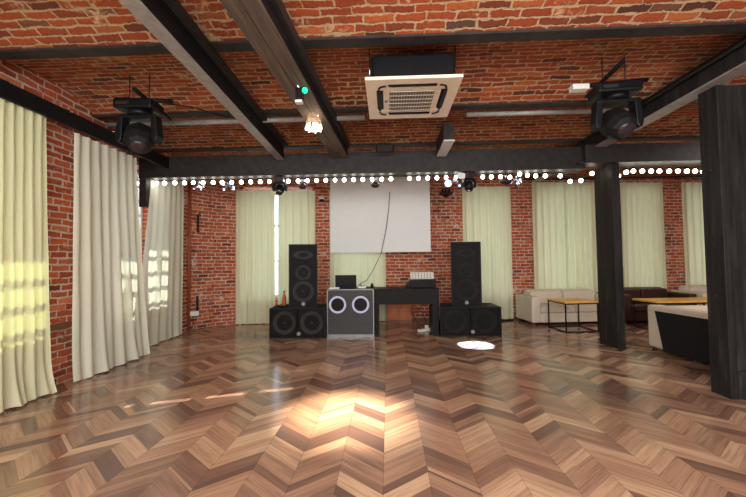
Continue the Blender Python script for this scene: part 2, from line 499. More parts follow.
# ================================================================ BEAMS AND COLUMNS
g = thing('girder', 'long dark steel girder across the hall above the string of bulbs', 'beam', (0, 6.0, 2.965))
MB().box(-4.36, 3.3, 0, 0.02, 0.02, 0.35).build('web_plate', M['steel'], g)
MB().box(-4.36, 3.3, -0.004, 0.30, 0, 0.02).build('lower_flange', M['steel'], g)
MB().box(-4.36, 3.3, -0.004, 0.30, 0.35, 0.37).build('upper_flange', M['steel'], g)
MB().box(-4.36, -4.24, 0.02, 0.14, -0.5, 0).build('wall_bracket', M['steel'], g)
g = thing('girder', 'short dark steel girder from the slim column to the right over the lounge', 'beam', (0, 5.88, 3.03))
MB().box(3.24, 9.0, 0, 0.02, 0.02, 0.28).build('web_plate', M['steel'], g)
MB().box(3.14, 9.0, -0.004, 0.32, 0, 0.02).build('lower_flange', M['steel'], g)
MB().box(3.24, 9.0, -0.004, 0.32, 0.28, 0.30).build('upper_flange', M['steel'], g)

b = thing('ceiling_beam', 'narrow dark lengthwise ceiling beam nearest the left wall, beside the hanging moving head', 'beam', (-1.79, 2.3, 3.23), 0.030)
MB().box(0, 0.13, -4.8, 3.68, 0, 0.012).build('lower_flange', M['plate'], b)
MB().box(0.06, 0.128, -4.8, 3.68, 0.012, 0.21).build('web_plate', M['steel_dark'], b)
MB().box(-0.01, 0.20, -4.8, 3.68, 0.21, 0.262).build('upper_flange', M['steel'], b)
b = thing('ceiling_beam', 'wide brown timber-faced lengthwise ceiling beam that carries the lit hanging lamp', 'beam', (-1.12, 2.3, 3.23), -0.052)
MB().box(0, 0.13, -4.8, 3.68, 0, 0.03).build('plank', M['beam_wood'], b, bevel=0.004)
MB().box(0.135, 0.265, -4.8, 3.68, 0, 0.03).build('plank', M['beam_wood'], b, bevel=0.004)
MB().box(0.04, 0.262, -4.8, 3.68, 0.03, 0.16).build('web_plate', M['steel_dark'], b)
MB().box(0.04, 0.30, -4.8, 3.68, 0.16, 0.262).build('upper_flange', M['steel'], b)
b = thing('ceiling_beam', 'short stub of ceiling beam behind the air conditioner, pale underneath', 'beam', (-0.03, 0, 3.22))
MB().box(0.87, 1.03, 5.2, 5.98, 0, 0.015).build('lower_flange', M['white'], b)
MB().box(0.87, 1.02, 5.2, 5.98, 0.015, 0.272).build('web_plate', M['steel'], b)
b = thing('ceiling_beam', 'heavy dark lengthwise beam resting on the thick right-hand column', 'beam', (0, 0, 3.29))
MB().box(3.40, 3.44, -2.5, 8.4, 0.02, 0.2).build('web_plate', M['post'], b)
MB().box(3.40, 3.58, -2.5, 8.4, 0, 0.02).build('lower_flange', M['plate'], b)
MB().box(3.37, 3.80, -2.5, 8.4, 0.2, 0.222).build('upper_flange', M['steel'], b)
p = MB().tube([(3.34, -2.4, 3.475), (3.34, 5.7, 3.475)], 0.032, 12); tag(p.build('conduit_pipe', M['steel_dark']), 'black round conduit pipe clipped along the top of the right lengthwise beam', 'pipe')
p = MB().tube([(-4.0, 4.86, 3.46), (-0.3, 4.86, 3.46)], 0.035, 10)
tag(p.build('conduit_pipe', M['plate']), 'pale painted pipe along the second brick vault left of the air conditioner', 'pipe')
p = MB().tube([(1.1, 4.86, 3.46), (3.35, 4.86, 3.46)], 0.03, 10)
tag(p.build('conduit_pipe', M['plate']), 'pale painted pipe along the vault right of the air conditioner', 'pipe')

c = thing('column', 'thick dark timber-clad column at the right edge of the hall', 'column', (3.50, 3.85, 0))
MB().box(0, 0.07, 0, 0.23, 0, 3.29).build('flange_board', M['post'], c, bevel=0.006)
MB().box(0.07, 0.43, 0.02, 0.21, 0.28, 3.29).build('web_board', M['post'], c)
MB().box(0.43, 0.50, 0, 0.23, 0, 3.29).build('flange_board', M['post'], c, bevel=0.006)
MB().box(0.07, 0.43, 0.0, 0.23, 0, 0.28).build('base_block', M['post'], c)
for zz in (0.5, 1.05, 1.6, 2.4):
    MB().lathe([(0.016, 0), (0.016, 0.008), (0.008, 0.014)], facing((-1, 0, 0), (0, 0.11, zz)), 10).build('bolt', M['iron'], c)
c = thing('column', 'slim dark timber column under the girder between the two pine tables', 'column', (3.69, 5.95, 0))
MB().box(0, 0.035, 0.30, 0.50, 0, 3.03).build('flange_board', M['post'], c, bevel=0.005)
MB().box(0.0, 0.13, 0, 0.30, 0, 3.03).build('post_core', M['post'], c, bevel=0.008)
for zz in (0.35, 0.75, 1.3):
    MB().lathe([(0.012, 0), (0.012, 0.008), (0.006, 0.012)], facing((0, -1, 0), (0.12, 0, zz)), 10).build('bolt', M['iron'], c)

# ================================================================ AIR CONDITIONER
ac = thing('air_conditioner', 'square cream ceiling cassette air conditioner with grey intake grille', 'air conditioner', (0.27, 3.86, 3.22))
MB().box(-0.42, 0.42, -0.42, 0.42, 0.03, 0.285).build('housing', M['black'], ac, bevel=0.03)
pn = MB(); S = 0.475; I = 0.37
pn.box(-S, S, -S, -I, 0, 0.03).box(-S, S, I, S, 0, 0.03).box(-S, -I, -I, I, 0, 0.03).box(I, S, -I, I, 0, 0.03)
pn.box(-0.30, 0.30, -0.30, 0.30, 0.003, 0.03)
for sx in (-1, 1):
    for sy in (-1, 1): pn.prism([(sx * I, sy * I), (sx * 0.25, sy * I), (sx * 0.25, sy * 0.3), (sx * 0.3, sy * 0.25), (sx * I, sy * 0.25)], 'z', 0.001, 0.03)
pn.build('panel', M['ac_white'], ac)
MB().box(-0.37, 0.37, -0.37, 0.37, 0.02, 0.029).build('duct_shadow_gap', M['black'], ac)
for (x0, x1, y0, y1) in ((-0.24, 0.24, -0.355, -0.325), (-0.24, 0.24, 0.325, 0.355), (-0.355, -0.325, -0.24, 0.24), (0.325, 0.355, -0.24, 0.24)):
    MB().box(x0, x1, y0, y1, -0.003, 0.006).build('dark_air_slot', M['black'], ac)  # black strips stand in for the dark of the open air slots
for sx in (-1, 1):
    for sy in (-1, 1): MB().tube([(sx * 0.27, sy * 0.345, 0), (sx * 0.315, sy * 0.335, 0), (sx * 0.335, sy * 0.315, 0), (sx * 0.345, sy * 0.27, 0)], 0.012, 6).build('corner_slot', M['black'], ac)
gr = MB().box(-0.235, 0.235, -0.235, 0.235, -0.002, 0.004); gri = gr.build('intake_grille', M['ac_grey'], ac)
sl = MB()
for i in range(16):
    xx_ = -0.22 + i * 0.0293; sl.box(xx_ - 0.004, xx_ + 0.004, -0.23, 0.23, -0.008, -0.002)
for i in range(6):
    yy_ = -0.225 + i * 0.09; sl.box(-0.235, 0.235, yy_ - 0.006, yy_ + 0.006, -0.01, -0.002)
sl.build('grille_bars', M['ac_bar'], gri)
MB().box(-0.285, -0.255, -0.02, 0.03, 0.0, 0.003).build('badge', M['logo_blue'], ac)
for sx in (-1, 1):
    for sy in (-0.3, 0.3):
        MB().tube([(sx * 0.435, sy, 0.06), (sx * 0.435, sy, 0.43)], 0.008, 8).build('hanger_rod', M['chrome'], ac)


# ================================================================ CURTAINS
def curtain(name, label, mat, b0, b1, t0, t1, z0, z1, folds, amp, seed, nrm, puddle=0.0, group='floor-length curtains', bow=0.0):
    rnd = random.Random(seed)
    nu, nv = folds * 12, 26
    ph = [rnd.uniform(-0.6, 0.6) for _ in range(folds + 2)]; am = [rnd.uniform(0.65, 1.25) for _ in range(folds + 2)]
    nx, ny = nrm; m_ = MB()
    b0, b1, t0, t1 = (Vector(q) for q in (b0, b1, t0, t1))
    org = ((b0 + b1) / 2)
    for j in range(nv + 1):
        v = j / nv; z = z1 + (z0 - z1) * v
        for i in range(nu + 1):
            u = i / nu; q = u * folds; k = min(int(q), folds - 1); fr = q - k
            a_ = am[k] * (1 - fr) + am[k + 1] * fr; p_ = ph[k] * (1 - fr) + ph[k + 1] * fr
            lo = t0.lerp(t1, u); hi = b0.lerp(b1, u)
            base_ = lo.lerp(hi, v ** 1.3)
            pinch = math.sin(2 * PI * q + p_ * (0.3 + v)) 
            sharp = math.copysign(abs(pinch) ** (0.65), pinch)
            d = amp * a_ * (0.55 + 0.55 * v) * (sharp * (1 - v * 0.5) + 0.5 * v * math.sin(PI * q * 1.3 + seed + 1.1 * v))
            d += 0.002 * math.sin(6 * z + 5 * u * folds)
            if puddle and v > 0.86: d += puddle * ((v - 0.86) / 0.14) ** 2 * (0.7 + 0.5 * math.sin(q * 2.1 + seed))
            tw = bow * math.sin(PI * min(1, v * 1.4)) * (1 - u)
            dirv = (t1 - t0).normalized()
            zz = z
            if puddle and v > 0.9: zz = max(z0, z)
            px, py = base_.x + nx * d - dirv.x * tw, base_.y + ny * d - dirv.y * tw
            m_.v.append((px - org.x, py - org.y, zz + (0.008 * math.sin(2 * PI * q) if j == nv else 0)))
    for j in range(nv):
        for i in range(nu):
            a = j * (nu + 1) + i; m_.face((a, a + 1, a + nu + 2, a + nu + 1), True)
    o = m_.build(name, mat); o.location = (org.x, org.y, 0)
    return tag(o, label, 'curtain', group)


LG = 'curtains on the left wall'
curtain('curtain', 'cream curtain outside the frame, left of the sunlit one', M['curtain_cream'], (-3.86, 1.5), (-3.88, 3.15), (-3.88, 1.5), (-3.88, 3.15), 0.015, 3.13, 12, 0.04, 1, (1, 0), 0.05, LG)
curtain('curtain', 'yellowish cream curtain at the left edge with a bright sun patch', M['curtain_cream'], (-3.84, 3.24), (-3.86, 3.93), (-3.88, 3.245), (-3.88, 3.83), 0.015, 3.16, 6, 0.04, 2, (1, 0), 0.06, LG)
curtain('curtain', 'wide cream curtain right of the narrow brick pier, under the left moving head', M['curtain_white'], (-3.86, 4.24), (-3.88, 5.60), (-3.88, 4.20), (-3.88, 5.28), 0.015, 3.10, 7, 0.045, 3, (1, 0), 0.03, LG)
curtain('curtain', 'white curtain in the far left corner with sunlit window bars showing through', M['curtain_white'], (-4.20, 5.74), (-4.26, 7.2), (-4.24, 6.16), (-4.26, 7.2), 0.015, 3.2, 6, 0.035, 4, (1, 0), 0.02, LG)
BG = 'curtains on the back wall'


def bc(X0, X1, z1, folds, seed, label, amp=0.04, off=0.10, bot=0.0):
    curtain('curtain', label, M['curtain_green'], (X0, BY(X0) - off), (X1 + bot, BY(X1) - off), (X0, BY(X0) - off), (X1, BY(X1) - off), 0.015, z1, folds, amp, seed, (0, -1), 0.03, BG)


bc(-3.64, -2.72, 3.2, 6, 5, 'pale green curtain beside the wide left brick pier of the back wall')
bc(-2.64, -1.75, 3.2, 5, 6, 'pale green curtain behind the left speaker tower, right of the bright slit')
bc(-1.42, -0.06, 3.2, 9, 7, 'pale green curtain behind the projection screen and DJ booth', 0.015, 0.06)
bc(1.86, 3.09, 3.3, 7, 8, 'pale green curtain behind the right speaker tower')
bc(3.64, 4.50, 3.42, 5, 9, 'pale green curtain behind the left half of the ivory sofa')
bc(4.46, 5.5, 3.42, 7, 10, 'pale green curtain with deep folds just left of the slim column', 0.045)
bc(5.86, 7.08, 3.42, 8, 11, 'pale green curtain right of the slim column, above the brown sofa', 0.04)
bc(7.59, 8.95, 3.42, 7, 12, 'pale green curtain beside the thick right-hand column')

rl = thing('curtain_rail', 'black board curtain rail running along the left wall', 'curtain rail', (-3.80, 0, 3.12))
MB().box(-0.03, 0, -2.5, 5.98, 0.0, 0.18).build('fascia_board', M['steel_dark'], rl)
MB().box(-0.12, -0.03, -2.5, 5.98, 0.16, 0.18).build('top_board', M['steel_dark'], rl)
for yy_ in (1.8, 3.4, 4.1, 4.75):
    MB().tube([(-0.24, yy_, 0.28), (-0.02, yy_, 0.19)], 0.01, 8).build('hanger', M['chrome'], rl)
    MB().box(-0.25, -0.11, yy_ - 0.015, yy_ + 0.015, 0.12, 0.16).build('wall_bracket', M['iron'], rl)


# ================================================================ PROJECTION SCREEN
ps = thing('projection_screen', 'large white pull-down projection screen hanging before the back wall', 'projection screen', (-0.17, 8.35, 1.70))
MB().box(-1.19, 1.17, 0, 0.004, 0, 1.72).build('screen_fabric', M['screen'], ps)
MB().box(-1.20, 1.18, -0.012, 0.016, -0.025, 0.0).build('bottom_bar', M['white'], ps)
MB().tube([(-1.24, 0.03, 1.75), (1.22, 0.03, 1.75)], 0.045, 12).build('roller_case', M['white'], ps)
cb = [(0.06, 8.30, 3.1), (0.03, 8.29, 2.7), (-0.04, 8.28, 2.2), (-0.16, 8.20, 1.65), (-0.32, 7.9, 1.3), (-0.45, 7.5, 1.07), (-0.6, 7.3, 0.99), (-0.62, 7.28, 0.955)]
tag(MB().tube(cb, 0.007, 6).build('cable', M['black']), 'thin black cable hanging in front of the projection screen down to the booth', 'cable')


# ================================================================ SPEAKERS
def woofer(par, x, z, r, y, mat):
    m4 = facing((0, -1, 0), (x, y, z))
    wf = MB().lathe([(r, 0.01), (r * 0.9, 0.022), (r * 0.84, 0.008), (r * 0.42, -0.05), (r * 0.38, -0.045), (r * 0.3, -0.025), (0.001, -0.01)], m4, 32, cap=False).build('woofer', mat, par)
    return wf


def shell(par, W, Dp, H, mat, lip=0.022):
    m_ = MB()
    m_.box(-W / 2, W / 2, lip * 3.2, Dp, 0, H)
    m_.box(-W / 2, -W / 2 + lip, 0, lip * 3.2, 0, H).box(W / 2 - lip, W / 2, 0, lip * 3.2, 0, H)
    m_.box(-W / 2 + lip, W / 2 - lip, 0, lip * 3.2, 0, lip).box(-W / 2 + lip, W / 2 - lip, 0, lip * 3.2, H - lip, H)
    return m_.build('cabinet', mat, par)


def badge(par, x, z):
    m_ = MB().prism([(x - 0.03, z), (x, z - 0.03), (x + 0.03, z), (x, z + 0.03)], 'y', -0.012, -0.004)
    m_.torus((x, -0.008, z), 0.034, 0.005, Matrix.Rotation(PI / 2, 4, 'X'), 20, 6)
    o = m_.build('badge', M['plate'], par); return o


def subwoofer(label, loc, W, H, Dp, cmat, rz=0):
    s_ = thing('subwoofer', label, 'speaker', loc, rz, 'double subwoofers on the floor')
    shell(s_, W, Dp, H, M['speaker_black'])
    for sx in (-1, 1): woofer(s_, sx * W * 0.245, H * 0.5, 0.225, 0.055, cmat)
    MB().box(-0.012, 0.012, 0.004, 0.07, 0.022, H - 0.022).build('divider', M['speaker_black'], s_)
    MB().box(-W / 2 + 0.022, W / 2 - 0.022, 0.004, 0.008, 0.022, H - 0.022).build('grille', M['grille'], s_)
    badge(s_, 0.03, 0.09)
    for sx in (-1, 1): MB().box(sx * W / 2 - 0.006, sx * W / 2 + 0.006, Dp * 0.4, Dp * 0.4 + 0.16, H * 0.6, H * 0.6 + 0.06).build('handle', M['black'], s_)
    return s_


def tower(label, loc, W, H, Dp, cmat, rz=0):
    s_ = thing('speaker_tower', label, 'speaker', loc, rz, 'three-way speaker towers')
    shell(s_, W, Dp, H, M['speaker_black'])
    woofer(s_, 0, H * 0.25, W * 0.38, 0.055, cmat)
    woofer(s_, 0, H * 0.55, W * 0.27, 0.055, cmat)
    hm = MB()
    m4 = facing((0, -1, 0), (0, 0.06, H * 0.83)) @ Matrix.Diagonal((1, 1, 1, 1))
    hm.lathe([(0.19, 0.02), (0.16, 0.03), (0.10, -0.005), (0.05, -0.05)], Matrix.Translation((0, 0.06, H * 0.83)) @ Matrix.Scale(0.42, 4, (0, 0, 1)) @ facing((0, -1, 0)), 28, cap=False)
    hm.build('horn', cmat, s_)
    for z_ in (H * 0.43, H * 0.70): MB().box(-W / 2 + 0.03, W / 2 - 0.03, 0.03, 0.07, z_ - 0.012, z_ + 0.012).build('divider', M['speaker_black'], s_)
    MB().box(-W / 2 + 0.022, W / 2 - 0.022, 0.004, 0.008, 0.022, H - 0.022).build('grille', M['grille'], s_)
    badge(s_, 0.0, 0.075)
    return s_


subwoofer('black double subwoofer on the floor left of the DJ booth', (-1.76, 6.8, 0), 1.09, 0.575, 0.72, M['cone'])
subwoofer('black double subwoofer on the floor right of the DJ table', (1.58, 6.96, 0), 1.165, 0.56, 0.72, M['cone_dark'])
tower('tall black speaker tower standing on the left subwoofer', (-1.655, 6.86, 0.577), 0.55, 1.235, 0.5, M['cone'], 0.2)
tower('tall black speaker tower standing on the right subwoofer', (1.525, 7.04, 0.562), 0.57, 1.265, 0.5, M['cone_dark'], -0.16)
# things beside / on the speakers
bt = thing('bottle', 'brown bottle standing on the left subwoofer left of the tower', 'bottle', (-2.13, 7.2, 0.577))
MB().lathe([(0.035, 0), (0.037, 0.01), (0.037, 0.17), (0.016, 0.23), (0.014, 0.29), (0.001, 0.292)], None, 16).build('bottle_body', M['chest'], bt)
MB().lathe([(0.0165, 0.285), (0.0165, 0.31), (0.001, 0.312)], None, 12).build('cap', M['black'], bt)
tag(MB().tube([(-2.27, 6.95, 0.585), (-2.2, 7.05, 0.60), (-2.12, 6.98, 0.588), (-2.02, 7.1, 0.60), (-1.98, 6.98, 0.588), (-2.08, 6.9, 0.588), (-2.2, 6.92, 0.588)], 0.012, 8).build('cable_coil', M['black']), 'black cable coiled on top of the left subwoofer', 'cable')
ch = thing('wooden_stand', 'small brown wooden stand between left speaker tower and DJ booth', 'stand', (-1.33, 7.66, 0))
MB().box(-0.13, 0.13, -0.12, 0.12, 0.70, 0.74).build('top', M['chest'], ch, bevel=0.004)
for sx in (-1, 1):
    for sy in (-1, 1): MB().box(sx * 0.1 - 0.02, sx * 0.1 + 0.02, sy * 0.09 - 0.02, sy * 0.09 + 0.02, 0, 0.70).build('leg', M['chest'], ch)

# ================================================================ DJ BOOTH
bo = thing('dj_booth', 'dark DJ booth cabinet with two glowing white rings on its front', 'booth', (-0.745, 6.92, 0))
MB().box(-0.455, 0.455, 0.02, 0.66, 0.02, 0.905).build('cabinet', M['laminate'], bo)
MB().box(-0.44, 0.44, 0.004, 0.02, 0.05, 0.90).build('front_panel', M['booth_front'], bo)
ed = MB().box(-0.46, -0.44, 0, 0.03, 0, 0.92).box(0.44, 0.46, 0, 0.03, 0, 0.92).box(-0.44, 0.44, 0, 0.03, 0.905, 0.925).box(-0.44, 0.44, 0, 0.03, 0.0, 0.05)
ed.build('edge_trim', M['trim_metal'], bo)
MB().box(-0.46, 0.46, 0.03, 0.68, 0.905, 0.93).build('counter_top', M['laminate'], bo)
for rx in (-0.25, 0.20):
    rg = MB().torus((rx, -0.004, 0.625), 0.148, 0.02, Matrix.Rotation(PI / 2, 4, 'X')).build('light_ring', M['ring'], bo)
    MB().lathe([(0.13, 0), (0.13, 0.008)], facing((0, -1, 0), (rx, 0.005, 0.62)), 32).build('ring_disc', M['laminate'], rg)
dt = thing('dj_table', 'black DJ table with deep apron joined to the right of the booth', 'table', (0.345, 7.05, 0))
MB().box(-0.63, 0.635, 0, 0.03, 0.61, 0.89).build('apron', M['laminate'], dt)
MB().box(-0.63, 0.65, -0.01, 0.62, 0.89, 0.915).build('table_top', M['laminate'], dt, bevel=0.003)
MB().box(0.515, 0.635, 0.03, 0.60, 0, 0.89).build('leg', M['laminate'], dt)
MB().box(-0.62, -0.55, 0.03, 0.60, 0, 0.89).build('leg', M['laminate'], dt)
MB().box(0.648, 0.652, 0.0, 0.6, 0.3, 0.88).build('side_strip', M['trim_metal'], dt)
rs = MB().prism([(-0.12, 0), (0, 0.15), (0.50, 0.165), (0.52, 0)], 'y', 0.22, 0.55)
o = rs.build('equipment_case', M['laminate'], bevel=0.005); o.location = (0.46, 7.1, 0.915)
tag(o, 'black slanted case on the right end of the DJ table under the white mixer', 'case')
mx = thing('mixer', 'white audio mixer standing tilted on the black case', 'mixer', (0.71, 7.5, 1.08))
RM = Matrix.Rotation(math.radians(62), 4, 'X')
MB().box(-0.245, 0.245, 0, 0.15, -0.05, 0, Matrix.Translation((0, 0, 0.012)) @ RM).build('mixer_body', M['white'], mx, bevel=0.006)
for i in range(7):
    for j in range(3):
        MB().lathe([(0.009, 0), (0.008, 0.012)], Matrix.Translation((0, 0, 0.012)) @ RM @ Matrix.Translation((-0.2 + i * 0.062, 0.03 + j * 0.042, 0)), 8).build('knob', M['black'] if (i + j) % 2 else M['iron'], mx)
lp = thing('laptop', 'open black laptop on top of the DJ booth', 'laptop', (-0.865, 7.22, 0.93))
MB().box(-0.19, 0.19, 0.0, 0.26, 0, 0.02).build('laptop_base', M['black'], lp, bevel=0.004)
MB().box(-0.215, 0.215, -0.005, 0.008, 0.015, 0.262, Matrix.Rotation(math.radians(6), 4, 'X')).build('laptop_lid', M['black'], lp, bevel=0.004)
o = MB().box(-0.1, 0.1, -0.05, 0.05, 0, 0.03).build('router_box', M['white'], bevel=0.006); o.location = (-1.07, 7.0, 0.93)
tag(o, 'small flat white box on the left corner of the DJ booth', 'box')
dk = thing('microphone_receiver', 'small white gadget with knobs on the booth right of the laptop', 'receiver', (-0.52, 7.1, 0.93))
MB().box(-0.09, 0.07, -0.05, 0.05, 0, 0.035).build('body', M['white'], dk, bevel=0.005)
MB().lathe([(0.02, 0.03), (0.018, 0.07), (0.001, 0.072)], Matrix.Translation((-0.03, 0, 0)), 12).build('knob', M['chrome'], dk)
MB().lathe([(0.02, 0.03), (0.018, 0.06), (0.001, 0.062)], Matrix.Translation((0.04, 0, 0)), 12).build('knob', M['chrome'], dk)
o = MB().lathe([(0.03, 0), (0.03, 0.06), (0.022, 0.09), (0.001, 0.095)], None, 14).build('camera_puck', M['black']); o.location = (-0.33, 7.15, 0.93)
tag(o, 'small black rounded gadget at the right end of the booth top', 'gadget')
ca = thing('wooden_chest', 'orange wooden two-door chest against the back wall under the DJ table', 'chest', (0.25, 8.52, 0))
MB().box(-0.30, 0.30, 0, 0.24, 0.05, 0.62).build('cabinet', M['chest'], ca, bevel=0.004)
for sx in (-1, 1):
    d_ = MB().box(sx * 0.15 - 0.14, sx * 0.15 + 0.14, -0.02, 0, 0.08, 0.60).build('door', M['chest'], ca, bevel=0.004)
    MB().lathe([(0.012, 0), (0.014, 0.02), (0.001, 0.024)], facing((0, -1, 0), (sx * 0.035, -0.02, 0.36)), 10).build('knob', M['iron'], d_)
MB().box(-0.31, 0.31, -0.03, 0.24, 0, 0.05).build('plinth', M['wood_brown'], ca)
pw = thing('power_strip', 'white power strip with plugs on the floor under the DJ table', 'power strip', (0.74, 7.5, 0), 0.5)
MB().box(-0.16, 0.16, -0.03, 0.03, 0, 0.045).build('strip_body', M['white'], pw, bevel=0.006)
MB().box(0.02, 0.09, -0.025, 0.025, 0.045, 0.12).build('plug', M['white'], pw, bevel=0.006)
tag(MB().tube([(0.8, 7.55, 0.10), (0.72, 7.62, 0.35), (0.55, 7.8, 0.5), (0.45, 7.6, 0.40), (0.62, 7.5, 0.16), (0.66, 7.62, 0.02)], 0.008, 6).build('cable', M['iron']), 'grey cable looping over the power strip under the DJ table', 'cable')
tag(MB().tube([(2.4, 8.75, 0.015), (2.75, 8.65, 0.015), (2.9, 8.72, 0.015), (3.0, 8.8, 0.015), (3.05, 8.9, 0.015)], 0.016, 6).build('cable', M['black']), 'black cable on the floor left of the ivory sofa', 'cable')

# ================================================================ LOUNGE
def sofa(label, loc, rz, W, Dp, H, mat, group=None, back_mat=None, aw=0.2, seats=2):
    s_ = thing('sofa', label, 'sofa', loc, rz, group)      # local: x width, front at y=0, back at y=Dp
    for sx in (-1, 1):
        MB().box(sx * W / 2 - (aw if sx > 0 else 0), sx * W / 2 + (aw if sx < 0 else 0), 0, Dp - (0.22 if back_mat else 0), 0.06, H * (0.97 if back_mat else 0.86)).build('armrest', mat, s_, bevel=0.03)
    MB().box(-W / 2 + (aw if not back_mat else 0.0), W / 2 - (aw if not back_mat else 0), Dp - 0.22, Dp, 0.06, H).build('backrest', mat, s_, bevel=0.04)
    MB().box(-W / 2 + aw, W / 2 - aw, 0.02, Dp - 0.22, 0.06, 0.27).build('seat_base', mat, s_, bevel=0.015)
    sw = (W - 2 * aw) / seats
    for i in range(seats):
        x0 = -W / 2 + aw + i * sw
        MB().box(x0 + 0.005, x0 + sw - 0.005, 0.0, Dp - 0.24, 0.275, 0.42).build('seat_cushion', mat, s_, bevel=0.03)
        MB().box(x0 + 0.005, x0 + sw - 0.005, Dp - 0.36, Dp - 0.20, 0.42, H * 0.97).build('back_cushion', mat, s_, bevel=0.04)
    for sx in (-1, 1):
        for y_ in (0.06, Dp - 0.06):
            MB().box(sx * (W / 2 - 0.06) - 0.022, sx * (W / 2 - 0.06) + 0.022, y_ - 0.022, y_ + 0.022, 0, 0.06).build('foot', M['chrome'], s_)
    if back_mat:
        MB().prism([(-W / 2 + 0.17, H * 0.89), (W / 2 - 0.17, H * 0.89), (W / 2 - 0.30, 0.05), (-W / 2 + 0.30, 0.05)], 'y', Dp - 0.005, Dp + 0.012).build('rear_panel', back_mat, s_)
    return s_


sofa('ivory leatherette sofa against the back wall left of the slim column', (4.175, 8.16, 0), 0.098, 2.0, 0.83, 0.74, M['leather'])
sofa('dark brown leatherette sofa along the back wall right of the slim column', (6.10, 8.28, 0), 0.098, 1.76, 0.88, 0.76, M['leather_brown'])
sofa('ivory sofa far right against the back wall below the last curtain', (7.84, 8.42, 0), 0.098, 1.5, 0.85, 0.79, M['leather'])
# sofa whose black rear faces the dance floor: length along Y, back towards -X
sofa('ivory sofa with black rear panel turned towards the dance floor', (5.16, 5.03, 0), PI / 2 + 0.10, 2.0, 0.92, 0.72, M['leather'], None, M['fabric_black'])


def cube_table(label, cs, zt, th_=0.035, ov=0.02):
    (x0, y0, x1, y1) = cs
    t_ = thing('side_table', label, 'table', ((x0 + x1) / 2, (y0 + y1) / 2, 0), 0.10, 'pine topped tables with black cube frames')
    hx, hy = (x1 - x0) / 2, (y1 - y0) / 2; r_ = 0.011
    MB().box(-hx - ov, hx + ov, -hy - ov, hy + ov, zt - th_, zt).build('table_top', M['pine'], t_, bevel=0.004)
    for sx in (-1, 1):
        for sy in (-1, 1):
            MB().box(sx * hx - r_, sx * hx + r_, sy * hy - r_, sy * hy + r_, 0, zt - th_).build('leg', M['black'], t_)
    for zz in (0.011, zt - th_ - 0.012):
        for sy in (-1, 1): MB().box(-hx + r_, hx - r_, sy * hy - r_, sy * hy + r_, zz - r_, zz + r_).build('frame_rail', M['black'], t_)
        for sx in (-1, 1): MB().box(sx * hx - r_, sx * hx + r_, -hy + r_, hy - r_, zz - r_, zz + r_).build('frame_rail', M['black'], t_)
    return t_


cube_table('square pine-topped table with black cube frame in front of the ivory sofa', (3.50, 7.33, 4.17, 7.95), 0.615)
cube_table('long pine-topped table with black frame in front of the brown sofas', (5.30, 7.42, 6.9, 8.0), 0.605)

# ================================================================ LIGHT STRINGS
def light_string(label, pxs, y_, zadj=0.0):
    Y_ = y_
    st = thing('string_lights', label, 'string lights', (0, Y_, 0))
    pts_ = []
    for (px, py) in pxs:
        rr = R @ Vector(((px - 373) / F, 1, -(py - 248.5) / F)); q = rr * (Y_ / rr.y)
        pts_.append((q.x, 0, q.z + 1.45 + zadj))
    cpts = []
    for i, p in enumerate(pts_):
        cpts.append((p[0], p[1], p[2] + 0.062))
        if i < len(pts_) - 1:
            n_ = pts_[i + 1]; cpts.append(((p[0] + n_[0]) / 2, 0, (p[2] + n_[2]) / 2 + 0.045))
    MB().tube(cpts, 0.006, 6).build('cord', M['black'], st)
    b0 = s0 = None
    for p in pts_:
        if b0 is None:
            prof = [(0.001, -0.03)] + [(0.034 * math.sin(a), -0.034 * math.cos(a)) for a in (0.5, 1.0, 1.5, 2.0)] + [(0.016, 0.034)]
            b0 = MB().lathe(prof, None, 12).build('bulb', M['bulb'], st)
            s0 = MB().lathe([(0.017, 0.032), (0.017, 0.062), (0.008, 0.068)], None, 8).build('socket', M['black'], b0)
            b0.location = p
        else:
            b_ = b0.copy(); COL.objects.link(b_); b_.parent = st; b_.location = p
            s_ = s0.copy(); COL.objects.link(s_); s_.parent = b_


px1 = [(136.6, 183.4), (146.3, 183.3), (156.5, 183.3), (164.7, 183.2), (174.9, 183), (184.4, 183), (193.3, 182.8), (203, 182.8), (213.2, 182.6), (222.1, 182.5), (231.6, 182.4), (241.3, 182.2), (250.7, 182), (260.2, 181.8), (269.4, 181.6), (288.5, 181.2), (298, 181), (307.5, 180.8), (316.5, 180.6), (325.8, 180.4), (335, 180.2), (344.2, 180), (353.6, 179.8), (362.8, 179.6), (372.3, 179.5), (381.7, 179.3), (390.9, 179), (409.5, 178.6), (418.5, 178.4), (427.7, 178.2), (436.9, 178), (446.3, 177.6), (455.5, 177.4), (482.8, 177), (491.4, 177), (500.5, 176.8), (509.8, 177.3), (519.6, 174.2), (527.4, 175.4), (535.7, 176), (545.3, 176), (560.2, 176), (570.2, 181.4), (580.9, 180.6), (592, 173.5)]
light_string('string of round white bulbs hung under the long girder across the hall', px1, 6.20)
px2 = [(618.3, 176), (626.2, 172.4), (633.4, 171.2), (642.3, 171.2), (651.2, 171.2), (659.4, 171.2), (669.1, 171.2), (677.9, 171.2), (686.9, 171.2), (695, 171.2), (702.9, 171.5), (711, 171.5), (720, 171.5), (729, 171.5), (738, 171.5)]
light_string('string of round white bulbs over the lounge, right of the slim column', px2, 6.14)


